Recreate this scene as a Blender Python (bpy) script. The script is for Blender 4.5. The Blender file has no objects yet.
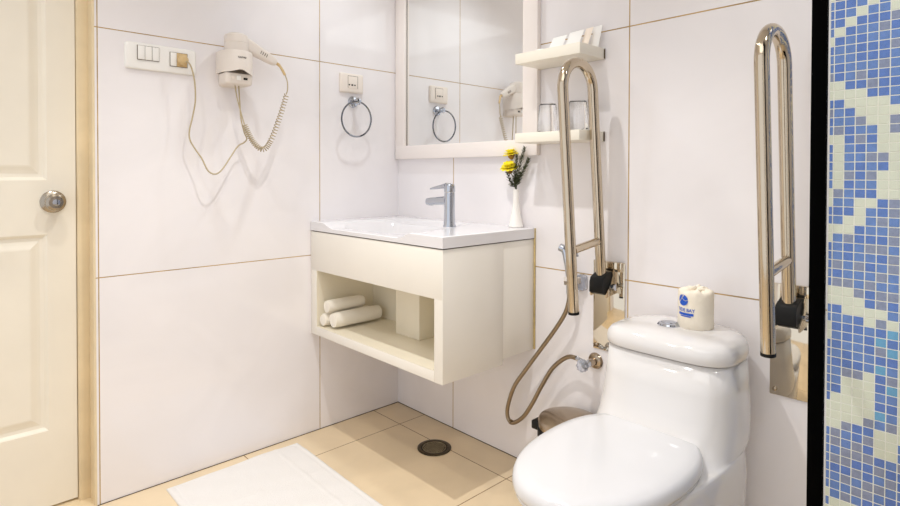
import bpy, bmesh, math, random
from mathutils import Vector, Matrix
random.seed(7)
PI = math.pi
SC = bpy.context.scene
COL = SC.collection

# ------------------------------------------------------------------ materials
def srgb(r, g, b):
    def f(c):
        c /= 255.0
        return c / 12.92 if c <= .04045 else ((c + .055) / 1.055) ** 2.4
    return (f(r), f(g), f(b), 1)

def mat(name, col, rough=.4, metal=0., spec=.5, noise=0., nscale=8., bump=0., bscale=60., trans=0., ior=1.5, coat=0., sss=0.):
    m = bpy.data.materials.new(name); m.use_nodes = True
    nt = m.node_tree; b = nt.nodes['Principled BSDF']
    b.inputs['Base Color'].default_value = col
    b.inputs['Roughness'].default_value = rough
    b.inputs['Metallic'].default_value = metal
    b.inputs['IOR'].default_value = ior
    b.inputs['Specular IOR Level'].default_value = spec
    b.inputs['Transmission Weight'].default_value = trans
    b.inputs['Coat Weight'].default_value = coat
    b.inputs['Coat Roughness'].default_value = .05
    tc = nt.nodes.new('ShaderNodeTexCoord')
    if noise:
        n = nt.nodes.new('ShaderNodeTexNoise'); n.inputs['Scale'].default_value = nscale
        n.inputs['Detail'].default_value = 4
        nt.links.new(tc.outputs['Object'], n.inputs['Vector'])
        r = nt.nodes.new('ShaderNodeMapRange')
        r.inputs['From Min'].default_value = .3; r.inputs['From Max'].default_value = .7
        r.inputs['To Min'].default_value = 1 - noise; r.inputs['To Max'].default_value = 1.0
        nt.links.new(n.outputs['Fac'], r.inputs['Value'])
        mx = nt.nodes.new('ShaderNodeMix'); mx.data_type = 'RGBA'; mx.blend_type = 'MULTIPLY'
        mx.inputs['Factor'].default_value = 1
        mx.inputs[6].default_value = col
        nt.links.new(r.outputs['Result'], mx.inputs[7])
        nt.links.new(mx.outputs[2], b.inputs['Base Color'])
    if bump:
        n2 = nt.nodes.new('ShaderNodeTexNoise'); n2.inputs['Scale'].default_value = bscale
        n2.inputs['Detail'].default_value = 3
        nt.links.new(tc.outputs['Object'], n2.inputs['Vector'])
        bp = nt.nodes.new('ShaderNodeBump'); bp.inputs['Strength'].default_value = bump
        bp.inputs['Distance'].default_value = .002
        nt.links.new(n2.outputs['Fac'], bp.inputs['Height'])
        nt.links.new(bp.outputs['Normal'], b.inputs['Normal'])
    return m

def tile_mat(name, col, grout, u, v, rough=.05, hw=.0014, vein=.05, spec=.5):
    """u, v: (axis, offset, pitch) of the two families of joints, object coordinates"""
    m = bpy.data.materials.new(name); m.use_nodes = True
    nt = m.node_tree; b = nt.nodes['Principled BSDF']; N = nt.nodes.new; L = nt.links.new
    b.inputs['Specular IOR Level'].default_value = spec
    tc = N('ShaderNodeTexCoord'); sp = N('ShaderNodeSeparateXYZ'); L(tc.outputs['Object'], sp.inputs[0])
    def math_(op, a, bb=None):
        n = N('ShaderNodeMath'); n.operation = op
        for i, x in enumerate((a, bb)):
            if x is None: continue
            if isinstance(x, (int, float)): n.inputs[i].default_value = x
            else: L(x, n.inputs[i])
        return n.outputs[0]
    def dist(ax, off, pitch):
        t = math_('FRACT', math_('DIVIDE', math_('SUBTRACT', sp.outputs[ax], off - 40 * pitch), pitch))
        return math_('MULTIPLY', math_('MINIMUM', t, math_('SUBTRACT', 1.0, t)), pitch)
    d = math_('MINIMUM', dist(*u), dist(*v))
    mask = math_('LESS_THAN', d, hw)
    nz = N('ShaderNodeTexNoise'); nz.inputs['Scale'].default_value = 3.0; nz.inputs['Detail'].default_value = 8
    nz.inputs['Distortion'].default_value = .8
    L(tc.outputs['Object'], nz.inputs['Vector'])
    mr = N('ShaderNodeMapRange'); mr.inputs['From Min'].default_value = .35; mr.inputs['From Max'].default_value = .65
    mr.inputs['To Min'].default_value = 1 - vein; mr.inputs['To Max'].default_value = 1
    L(nz.outputs['Fac'], mr.inputs['Value'])
    mx = N('ShaderNodeMix'); mx.data_type = 'RGBA'; mx.blend_type = 'MULTIPLY'; mx.inputs['Factor'].default_value = 1
    mx.inputs[6].default_value = col; L(mr.outputs[0], mx.inputs[7])
    # grout, stained unevenly
    ng = N('ShaderNodeTexNoise'); ng.inputs['Scale'].default_value = 14; L(tc.outputs['Object'], ng.inputs['Vector'])
    cr = N('ShaderNodeValToRGB'); cr.color_ramp.elements[0].position = .38; cr.color_ramp.elements[1].position = .62
    cr.color_ramp.elements[0].color = grout; cr.color_ramp.elements[1].color = tuple(min(1, c * 1.5) for c in grout[:3]) + (1,)
    L(ng.outputs['Fac'], cr.inputs[0])
    m2 = N('ShaderNodeMix'); m2.data_type = 'RGBA'; L(mask, m2.inputs['Factor'])
    L(mx.outputs[2], m2.inputs[6]); L(cr.outputs[0], m2.inputs[7]); L(m2.outputs[2], b.inputs['Base Color'])
    rg = N('ShaderNodeMapRange'); rg.inputs['To Min'].default_value = rough; rg.inputs['To Max'].default_value = .8
    L(mask, rg.inputs['Value']); L(rg.outputs[0], b.inputs['Roughness'])
    bp = N('ShaderNodeBump'); bp.inputs['Strength'].default_value = .4; bp.inputs['Distance'].default_value = .001; bp.invert = True
    L(mask, bp.inputs['Height']); L(bp.outputs[0], b.inputs['Normal'])
    return m

WALLC = srgb(240, 236, 237)
GROUT = srgb(160, 132, 84)
def pane_mat():
    m = bpy.data.materials.new('clear_pane'); m.use_nodes = True; nt = m.node_tree
    for n in list(nt.nodes): nt.nodes.remove(n)
    o = nt.nodes.new('ShaderNodeOutputMaterial'); mx = nt.nodes.new('ShaderNodeMixShader'); f = nt.nodes.new('ShaderNodeFresnel'); f.inputs[0].default_value = 1.3
    t = nt.nodes.new('ShaderNodeBsdfTransparent'); t.inputs[0].default_value = (.97, .985, .98, 1); g = nt.nodes.new('ShaderNodeBsdfGlossy'); g.inputs['Roughness'].default_value = .01
    nt.links.new(f.outputs[0], mx.inputs[0]); nt.links.new(t.outputs[0], mx.inputs[1]); nt.links.new(g.outputs[0], mx.inputs[2]); nt.links.new(mx.outputs[0], o.inputs[0])
    return m
M = dict(pane=pane_mat(),
    tile_left=tile_mat('tile_left', WALLC, GROUT, (1, -.4129, .8), (2, .7323, .8), hw=.0016),
    tile_back=tile_mat('tile_back', WALLC, GROUT, (0, .3726, .8), (2, .7323, .8), hw=.0019),
    tile_other=tile_mat('tile_other', WALLC, GROUT, (0, .3726, .8), (2, .7323, .8), rough=.2),
    floor=tile_mat('floor_tile', srgb(232, 211, 177), srgb(120, 92, 62), (0, .19, .6), (1, -.14, .6), rough=.35, hw=.0016, vein=.12),
    ceiling=mat('ceiling_paint', srgb(238, 234, 228), .8),
    door=mat('door_paint', srgb(240, 233, 218), .42, noise=.06, nscale=5, bump=.05, bscale=15),
    jamb=mat('jamb_paint', srgb(233, 214, 178), .5, noise=.12, nscale=9),
    lacquer=mat('cream_lacquer', srgb(238, 233, 223), .32, noise=.03, nscale=6),
    inner=mat('cream_inner_shaded', srgb(238, 230, 210), .45, noise=.04, nscale=10),  # cabinet cream, with the shade inside the opening put into its colour
    frame=mat('mirror_frame_lacquer', srgb(243, 235, 230), .35),
    shelf=mat('shelf_lacquer', srgb(240, 234, 220), .38, noise=.03),
    mirror=mat('mirror_glass', (.92, .93, .92, 1), .005, metal=1),
    ceramic=mat('white_ceramic', srgb(222, 219, 217), .08, coat=.3),
    basin=mat('basin_ceramic', srgb(226, 224, 226), .12, coat=.2),
    seatp=mat('toilet_seat_plastic', srgb(216, 215, 216), .18),
    chrome_dark=mat('chrome_dark_reflection', (.22, .23, .26, 1), .08, metal=1),  # ring chrome, dark reflections put into its base colour
    chrome=mat('chrome', (.52, .55, .61, 1), .08, metal=1),
    steel=mat('polished_steel', srgb(203, 189, 168), .09, metal=1, noise=.05, nscale=20),
    brushed=mat('brushed_steel', srgb(178, 162, 142), .24, metal=1),
    plate=mat('mirror_steel_plate', srgb(216, 205, 186), .05, metal=1, bump=.02, bscale=20),
    hose=mat('steel_hose', srgb(152, 136, 114), .3, metal=1),
    black=mat('black_rubber', srgb(9, 9, 9), .5, spec=.3),
    blackm=mat('black_metal', srgb(2, 2, 2), .7, spec=.02),
    pl_white=mat('white_plastic', srgb(240, 238, 234), .3),
    pl_dryer=mat('dryer_plastic', srgb(226, 217, 208), .3),
    pl_beige=mat('beige_plastic', srgb(236, 226, 216), .35),
    pl_tan=mat('tan_plastic', srgb(206, 178, 130), .45),
    cord=mat('cord_cream', srgb(176, 160, 128), .45),
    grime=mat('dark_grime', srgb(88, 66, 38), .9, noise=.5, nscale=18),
    gap_brown=mat('dark_gap', srgb(90, 74, 55), .8),
    caulk=mat('aged_caulk', srgb(214, 190, 132), .7, noise=.3, nscale=60),
    towel=mat('terry_towel', srgb(246, 240, 228), .95, bump=1.0, bscale=420),
    mat_=mat('cotton_mat', srgb(232, 229, 226), .95, bump=.8, bscale=380),
    glass=mat('clear_glass', (1, 1, 1, 1), .0, trans=1, ior=1.45),
    clear=mat('clear_plastic', srgb(225, 228, 238), .12, trans=.7, ior=1.45),
    vase=mat('white_porcelain', srgb(246, 242, 236), .2, coat=.3),
    petal=mat('yellow_petal', srgb(255, 238, 40), .6, noise=.04, nscale=60),
    calyx=mat('brown_calyx', srgb(150, 112, 40), .7),
    leaf=mat('dark_green_leaf', srgb(74, 82, 40), .6, noise=.35, nscale=70),
    leafb=mat('brown_green_leaf', srgb(60, 66, 34), .6, noise=.3, nscale=70),
    paper=mat('white_paper', srgb(248, 246, 242), .7, noise=.02),
    paperp=mat('cream_paper', srgb(246, 232, 216), .7),
    wrap=mat('tissue_wrap', srgb(240, 230, 212), .75, bump=.9, bscale=55, noise=.05, nscale=30),
    blue=mat('blue_print', srgb(24, 84, 190), .5),
    drain=mat('tarnished_steel', srgb(190, 174, 142), .5, metal=.7, noise=.4, nscale=90),
    drain_rim=mat('dark_tarnished_rim', srgb(88, 76, 56), .45, metal=.6, noise=.5, nscale=120),
    hole=mat('drain_dark', srgb(24, 20, 16), .8),
    knob=mat('satin_nickel', srgb(168, 158, 144), .25, metal=1),
    m_grout=mat('mosaic_grout', srgb(246, 244, 234), .8),
    m_cream=mat('mosaic_cream', srgb(229, 232, 214), .15, coat=.3, noise=.03, nscale=40),
    m_blue=mat('mosaic_blue', srgb(98, 138, 212), .15, coat=.3, noise=.18, nscale=90),
    m_blue2=mat('mosaic_deep_blue', srgb(82, 124, 208), .15, coat=.3, noise=.18, nscale=90),
    m_grey=mat('mosaic_grey_blue', srgb(142, 152, 186), .15, coat=.3, noise=.22, nscale=120),
    m_cyan=mat('mosaic_cyan', srgb(96, 170, 218), .15, coat=.3, noise=.1, nscale=90),
)

# ------------------------------------------------------------------ mesh tools
def box(bm, x0, x1, y0, y1, z0, z1, bev=0., seg=2):
    vs = [bm.verts.new((x, y, z)) for x in (x0, x1) for y in (y0, y1) for z in (z0, z1)]
    F = [(0, 1, 3, 2), (4, 6, 7, 5), (0, 4, 5, 1), (2, 3, 7, 6), (0, 2, 6, 4), (1, 5, 7, 3)]
    fs = [bm.faces.new([vs[i] for i in f]) for f in F]
    if bev:
        es = list({e for f in fs for e in f.edges})
        bmesh.ops.bevel(bm, geom=es, offset=bev, segments=seg, profile=.5, affect='EDGES', clamp_overlap=True)
    return bm

def loft(bm, loops, cap0=True, cap1=True, closed=True):
    L = [[bm.verts.new(p) for p in lp] for lp in loops]
    n = len(L[0])
    for a, b in zip(L, L[1:]):
        for i in range(n if closed else n - 1):
            j = (i + 1) % n
            bm.faces.new((a[i], a[j], b[j], b[i]))
    if cap0: bm.faces.new(list(reversed(L[0])))
    if cap1: bm.faces.new(L[-1])
    return L

def frames(pts):
    pts = [Vector(p) for p in pts]; out = []
    t0 = (pts[1] - pts[0]).normalized()
    up = Vector((0, 0, 1)) if abs(t0.z) < .9 else Vector((1, 0, 0))
    n = t0.cross(up).normalized()
    for i, p in enumerate(pts):
        a = pts[max(0, i - 1)]; b = pts[min(len(pts) - 1, i + 1)]
        t = (b - a).normalized()
        n = (n - t * n.dot(t)).normalized()
        out.append((p, t, n, t.cross(n)))
    return out

def tube(bm, pts, r, seg=12, cap=True):
    fr = frames(pts); loops = []
    for i, (p, t, n, b) in enumerate(fr):
        rr = r[i] if isinstance(r, (list, tuple)) else r
        loops.append([p + (n * math.cos(a) + b * math.sin(a)) * rr for a in [2 * PI * k / seg for k in range(seg)]])
    loft(bm, loops, cap, cap)

def catmull(P, n=8):
    P = [Vector(p) for p in P]; Q = [P[0] * 2 - P[1]] + P + [P[-1] * 2 - P[-2]]; out = []
    for i in range(1, len(Q) - 2):
        a, b, c, d = Q[i - 1:i + 3]
        for k in range(n):
            t = k / n
            out.append(.5 * ((2 * b) + (c - a) * t + (2 * a - 5 * b + 4 * c - d) * t * t + (3 * b - a - 3 * c + d) * t ** 3))
    out.append(P[-1]); return out

def lathe(bm, prof, origin=(0, 0, 0), axis=(0, 0, 1), seg=32, cap0=True, cap1=True):
    q = Vector((0, 0, 1)).rotation_difference(Vector(axis).normalized()); o = Vector(origin)
    loops = [[o + q @ Vector((r * math.cos(2 * PI * k / seg), r * math.sin(2 * PI * k / seg), z)) for k in range(seg)] for r, z in prof]
    loft(bm, loops, cap0, cap1)

def rrect(w, h, r, n=5):
    """rounded rectangle outline around 0,0 (2D)"""
    out = []
    for cx, cy, a0 in ((w - r, h - r, 0), (-w + r, h - r, PI / 2), (-w + r, -h + r, PI), (w - r, -h + r, 3 * PI / 2)):
        for k in range(n + 1):
            a = a0 + PI / 2 * k / n; out.append((cx + r * math.cos(a), cy + r * math.sin(a)))
    return out

ORG = {}
def finish(bm, name, mats, ang=35, smooth=True):
    bmesh.ops.recalc_face_normals(bm, faces=bm.faces)
    lim = math.radians(ang)
    for f in bm.faces: f.smooth = smooth
    for e in bm.edges:
        if len(e.link_faces) == 2 and e.calc_face_angle(0) > lim: e.smooth = False
    me = bpy.data.meshes.new(name)
    bm.to_mesh(me); bm.free()
    for m in (mats if isinstance(mats, (list, tuple)) else [mats]): me.materials.append(M[m])
    return me

def part(name, bm, m, parent, label=None, ang=35, smooth=True, stuff=False):
    org = ORG[parent.name]
    bmesh.ops.translate(bm, verts=bm.verts, vec=-org)
    o = bpy.data.objects.new(name, finish(bm, name, m, ang, smooth)); COL.objects.link(o)
    o.parent = parent; ORG[o.name] = org
    if label: o['label'] = label
    if stuff: o['kind'] = 'stuff'
    return o

def thing(name, label, cat, loc, group=None):
    o = bpy.data.objects.new(name, None); COL.objects.link(o); o.location = loc; o.empty_display_size = .05
    o['label'] = label; o['category'] = cat
    if group: o['group'] = group
    ORG[o.name] = Vector(loc); return o

def single(name, bm, m, label, cat, loc, group=None, ang=35, smooth=True):
    bmesh.ops.translate(bm, verts=bm.verts, vec=-Vector(loc))
    o = bpy.data.objects.new(name, finish(bm, name, m, ang, smooth)); COL.objects.link(o); o.location = loc
    o['label'] = label; o['category'] = cat
    if group: o['group'] = group
    ORG[o.name] = Vector(loc); return o

def struct(name, bm, m, label, parent=None, ang=35, smooth=True):
    o = bpy.data.objects.new(name, finish(bm, name, m, ang, smooth)); COL.objects.link(o)
    if parent: o.parent = parent
    else:
        o['kind'] = 'structure'; o['category'] = name.split('_')[0]
    if label: o['label'] = label
    ORG[o.name] = Vector((0, 0, 0)); return o
B = bmesh.new

# ------------------------------------------------------------------ the room
CEIL = 2.32
XP = 1.7115
bm = B(); box(bm, -.25, 3.0, -2.6, .1, -.1, 0); struct('floor', bm, 'floor', 'beige ceramic tile floor with thin dark joints')
bm = B(); box(bm, -.25, 3.0, -2.6, .1, CEIL, CEIL + .1); struct('ceiling', bm, 'ceiling', 'plain white painted ceiling')
bm = B(); box(bm, -.0, XP, 0, .1, 0, CEIL); struct('wall_back', bm, 'tile_back', 'glossy white tiled wall behind basin and toilet with tan grout')
bm = B(); box(bm, -.25, -.0, 0, .1, 0, CEIL); box(bm, -.25, 0, -1.225, 0, 0, CEIL); box(bm, -.25, 0, -2.095, -1.225, 2.06, CEIL); box(bm, -.25, 0, -2.6, -2.095, 0, CEIL)
struct('wall_left', bm, 'tile_left', 'glossy white tiled wall with hair dryer and door opening')
bm = B(); box(bm, 3.0, 3.1, -2.6, .1, 0, CEIL); struct('wall_right', bm, 'tile_left', 'plain white tiled wall on the shower side')

# the mosaic of the shower wall, chips read column by column
ROWS = {  # row: columns 0..6   B blue  G grey  c cream  C cyan
0:'BBBBcBc',1:'BBBcBBc',2:'BBcBBBG',3:'BcBBBGB',4:'cBBBBBB',5:'BBBBBBG',6:'BBBBBBB',7:'BBBBBGB',8:'GBBGBBB',9:'ccBBGBB',
10:'ccccBBB',11:'BBccccB',12:'GBBcccc',13:'BBBGccG',14:'BGBBBcG',15:'ccBGBcc',16:'BcBBBcc',17:'BcBBGGc',18:'BcBBBBc',19:'BcGBGcc',
20:'BcBBBcc',21:'cGBBBcc',22:'cBBccBG',23:'BBBcBBG',24:'BBccBGB',25:'cccBBBG',26:'cBGBBBG',27:'BBBBGGB',28:'BBBBBBG',29:'BGBGBBG',
30:'BBBBBGB',31:'BGGBGBB',32:'cccGBGG',33:'ccccBGB',34:'BBccccB',35:'BBBBcGc',36:'cBBBBBC',37:'cBBBBCB',38:'BBBBBGC',39:'BBBBBBB',
40:'BBBBBCB',41:'BBGGcBG',42:'BBccc BC'.replace(' ', ''),43:'BBcccBB',44:'BccccBB',45:'cccccCB',46:'ccccGBG',47:'ccGBBcc',48:'BGBBGcc',49:'BGBGBcc',
50:'BBGGGBB',51:'BGGBBGB',52:'BBBGBBG',53:'BBGBGGB',54:'BBBGGBB',55:'cBGBBBG',56:'BcccBGB'}
bm = B(); box(bm, XP, 3.0, .0015, .1, 0, CEIL)
PX, PZ, X0, Z0 = .0220, .02175, 1.7205, 1.479
rows = int(CEIL / PZ) + 1
for j in range(-int((CEIL - Z0) / PZ), int(Z0 / PZ)):
    zc = Z0 - j * PZ
    for i in range(0, 59):
        xa = X0 + (i - 1) * PX
        if j in ROWS and i <= 6: ch = ROWS[j][i]
        else:
            s = math.sin(i * .33 + j * .21) + math.sin(j * .43 - i * .17) * .9 + random.uniform(-.35, .35)
            ch = 'c' if s < -.35 else random.choice('BBBBBGBBC' if random.random() < .25 else 'BBBBG')
        k = {'c': 1, 'B': 2, 'G': 4, 'C': 5}[ch]
        if k == 2 and random.random() < .45: k = 3
        g = .0011
        x0, x1, z0, z1 = max(xa, XP) + g, xa + PX - g, zc - PZ / 2 + g, zc + PZ / 2 - g
        if x1 > 2.999 or x1 <= x0: continue
        e = .0006
        lo = [bm.verts.new((x, .0015, z)) for x, z in ((x0, z0), (x1, z0), (x1, z1), (x0, z1))]
        hi = [bm.verts.new((x, .0006, z)) for x, z in ((x0 + e, z0 + e), (x1 - e, z0 + e), (x1 - e, z1 - e), (x0 + e, z1 - e))]
        f = bm.faces.new(hi); f.material_index = k
        for a in range(4):
            f = bm.faces.new((lo[a], lo[(a + 1) % 4], hi[(a + 1) % 4], hi[a])); f.material_index = k
struct('wall_shower', bm, ['m_grout', 'm_cream', 'm_blue', 'm_blue2', 'm_grey', 'm_cyan'], 'blue and cream glass mosaic wall right of the black upright', smooth=False)

# door: reveal, jamb, leaf
bm = B()
box(bm, -.115, -.058, -1.2585, -1.2255, 0, 2.06, .002); box(bm, -.115, -.058, -2.0945, -2.062, 0, 2.06, .002); box(bm, -.115, -.058, -2.062, -1.2585, 2.028, 2.06, .002)
box(bm, -.125, -.11, -1.275, -1.2585, 0, 2.04)
struct('trim_1', bm, 'jamb', 'aged cream painted wooden door jamb beside the white tiles')
bm = B(); box(bm, -.0578, .0014, -1.2275, -1.2252, 0.0, CEIL - .001); box(bm, .0002, .0014, -1.2252, -1.2212, 0.0, CEIL - .001)
struct('trim_2', bm, 'jamb', 'thin beige edge strip where the tiled wall meets the door opening')
bm = B(); xf = -.073
ya, yb, za, zb = -2.058, -1.2605, .014, 2.024
panels = [(-1.982, -1.337, .255, .875), (-1.982, -1.337, 1.045, 1.93)]
def quad(pts): bm.faces.new([bm.verts.new(p) for p in pts])
def fr(y0, y1, z0, z1): quad([(xf, y0, z0), (xf, y1, z0), (xf, y1, z1), (xf, y0, z1)])
fr(ya, panels[0][0], za, zb); fr(panels[0][1], yb, za, zb)
zs = [za, panels[0][2], panels[0][3], panels[1][2], panels[1][3], zb]
for k in (0, 2, 4): fr(panels[0][0], panels[0][1], zs[k], zs[k + 1])
for y0, y1, z0, z1 in panels:
    loops = []
    for ins, dx in ((0, 0), (.004, -.003), (.010, -.010), (.020, -.011), (.030, -.008), (.042, -.003), (.047, -.002)):
        loops.append([(xf + dx, y0 + ins, z0 + ins), (xf + dx, y1 - ins, z0 + ins), (xf + dx, y1 - ins, z1 - ins), (xf + dx, y0 + ins, z1 - ins)])
    loft(bm, loops, False, True)
xb = -.11
quad([(xb, ya, za), (xb, ya, zb), (xb, yb, zb), (xb, yb, za)])
quad([(xf, yb, za), (xb, yb, za), (xb, yb, zb), (xf, yb, zb)]); quad([(xf, ya, zb), (xb, ya, zb), (xb, ya, za), (xf, ya, za)])
quad([(xf, ya, zb), (xf, yb, zb), (xb, yb, zb), (xb, ya, zb)]); quad([(xf, yb, za), (xf, ya, za), (xb, ya, za), (xb, yb, za)])
bmesh.ops.remove_doubles(bm, verts=bm.verts, dist=.0001)
door = struct('door_1', bm, 'door', 'cream painted panel door with round metal knob', smooth=False)
bm = B(); kc = (xf, -1.322, .977)
lathe(bm, [(.0, .0001), (.034, .0001), (.035, .003), (.031, .007), (.016, .010), (.013, .018), (.014, .024), (.024, .032), (.0275, .042), (.026, .052), (.019, .058), (.0, .059)], kc, (1, 0, 0), 36, False, False)
kn = struct('door_handle', bm, 'knob', 'round satin nickel knob', door)
bm = B(); lathe(bm, [(0, .0585), (.010, .0585), (.010, .062), (.006, .063), (0, .063)], kc, (1, 0, 0), 24, False, False)
struct('lock_button', bm, 'chrome', None, kn)
bm = B(); box(bm, -.25, -.0, -2.0945, -1.2255, -.0, .006, .002); struct('trim_3', bm, 'jamb', 'cream stained threshold strip under the door')
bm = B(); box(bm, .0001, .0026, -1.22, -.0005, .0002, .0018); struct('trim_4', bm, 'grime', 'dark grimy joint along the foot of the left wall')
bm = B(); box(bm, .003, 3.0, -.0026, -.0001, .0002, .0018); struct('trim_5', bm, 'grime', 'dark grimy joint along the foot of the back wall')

# ------------------------------------------------------------------ vanity
V = thing('vanity_cabinet', 'cream wall-hung vanity cabinet with open shelf under the basin', 'cabinet', (.4, -.23, .412))
G = .0015
bm = B(); box(bm, G, .801, -.455, -.437, .674, .832, .0015); part('front_panel', bm, 'lacquer', V)
bm = B(); box(bm, .762, .802, -.4548, -.174, .412, .832, .0012); box(bm, .782, .8005, -.174, -G, .431, .832, .001); part('side_panel', bm, 'lacquer', V)
bm = B(); box(bm, G, .046, -.4548, -.16, .412, .832, .0012); part('side_panel', bm, 'lacquer', V)
bm = B(); box(bm, .046, .762, -.4547, -.16, .412, .447, .0012); part('bottom_panel', bm, 'lacquer', V)
bm = B(); box(bm, .0465, .7615, -.4545, -.1605, .4471, .4485); part('shelf_liner', bm, 'inner', V)
bm = B(); box(bm, .0465, .7615, -.176, -.1605, .449, .80); box(bm, .0462, .0478, -.4542, -.176, .449, .673); box(bm, .760, .7618, -.437, -.176, .449, .80)
box(bm, .0465, .7615, -.437, -.176, .74, .745); part('inner_lining', bm, 'inner', V)  # side lining runs to the front edge to carry the shaded tone
bm = B(); box(bm, .345, .486, -.282, -.1765, .449, .739, .001); part('pipe_cover', bm, 'inner', V, 'square cream box hiding the pipes')
bm = B(); box(bm, .8006, .8065, -.006, -.0006, .431, .871, .001); part('sealant_strip', bm, 'caulk', V)
bm = B(); box(bm, G, .797, -.451, -.438, .832, .8355); box(bm, .785, .797, -.438, -.002, .832, .8355); part('shadow_gap', bm, 'gap_brown', V)  # brown strips below the slab, the shadow line painted as colour

# basin slab as a height field
def sstep(a, b, x):
    t = max(0, min(1, (x - a) / (b - a))); return t * t * (3 - 2 * t)
NX, NY = 150, 96
x0, x1, y0, y1 = G, .804, -.457, -.0012
def topz(x, y):
    z = .873
    # lowered tray, open to the front, its right bank curving away
    right = .605 - .10 * sstep(-.40, -.05, y)
    tray = sstep(.085, .175, x) * (1 - sstep(right - .035, right + .045, x)) * (1 - sstep(-.105, -.045, y))
    z -= .021 * tray
    # bowl
    u = (x - .315) / .215; v = (y + .255) / .150
    d = (abs(u) ** 4 + abs(v) ** 4) ** .25
    z -= .085 * (1 - sstep(.55, 1.0, d)) ** .8
    return z
bm = B(); nx = 16
lower = []
g = [[bm.verts.new((x0 + (x1 - x0) * i / NX, y0 + (y1 - y0) * j / NY, topz(x0 + (x1 - x0) * i / NX, y0 + (y1 - y0) * j / NY) - (.002 if i in (0, NX) or j in (0, NY) else 0))) for j in range(NY + 1)] for i in range(NX + 1)]
for i in range(NX):
    for j in range(NY): bm.faces.new((g[i][j], g[i + 1][j], g[i + 1][j + 1], g[i][j + 1]))
rim = [g[i][0] for i in range(NX + 1)] + [g[NX][j] for j in range(1, NY + 1)] + [g[i][NY] for i in range(NX - 1, -1, -1)] + [g[0][j] for j in range(NY - 1, 0, -1)]
bot = [bm.verts.new((v.co.x, v.co.y, .8357)) for v in rim]
for a in range(len(rim)):
    b = (a + 1) % len(rim); bm.faces.new((rim[b], rim[a], bot[a], bot[b]))
W = thing('washbasin', 'white ceramic washbasin slab with shallow tray and wavy front edge, on the cream cabinet', 'sink', (.4, -.23, .8357))
part('basin_slab', bm, 'basin', W, ang=50)
bm = B(); lathe(bm, [(0, .004), (.018, .004), (.022, .002), (.022, 0)], (.315, -.255, .789), (0, 0, 1), 28, False, False); part('basin_drain', bm, 'chrome', W)

# faucet: lever mixer turned towards the bowl (-x)
Fc = (.575, -.213)
FA = thing('basin_faucet', 'chrome single-lever faucet standing on the right of the basin', 'faucet', (Fc[0], Fc[1], .873))
bm = B(); lathe(bm, [(0, .8735), (.024, .8735), (.0245, .877), (.0215, .884), (.0195, .93), (.0195, .996), (.0185, .999), (0, .999)], (Fc[0], Fc[1], 0), (0, 0, 1), 36, False, False); part('body', bm, 'chrome', FA)
bm = B()
loops = []
for t, w, h in ((0, .017, .016), (.3, .0175, .0155), (.8, .0165, .0145), (.95, .0155, .013), (1, .012, .009)):
    cx_ = Fc[0] - .012 - .110 * t; cz = .970 - .008 * t
    loops.append([(cx_, Fc[1] + a, cz + b) for a, b in rrect(w, h, min(w, h) * .7)])
loft(bm, loops); lathe(bm, [(0, 0), (.010, 0), (.010, .012), (0, .012)], (Fc[0] - .103, Fc[1], .948), (0, 0, 1), 20, False, False)
part('spout', bm, 'chrome', FA)
bm = B(); lathe(bm, [(0, 1.000), (.0195, 1.000), (.0205, 1.004), (.0205, 1.020), (.017, 1.030), (.008, 1.034), (0, 1.034)], (Fc[0], Fc[1], 0), (0, 0, 1), 32, False, False)
loops = []
for t, w, h in ((0, .0165, .010), (.3, .015, .0075), (.8, .012, .005), (1, .008, .003)):
    loops.append([(Fc[0] - .012 - .088 * t, Fc[1] + a, 1.024 - .013 * t + b) for a, b in rrect(w, h, min(w, h) * .8)])
loft(bm, loops); part('lever', bm, 'chrome', FA)

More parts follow.
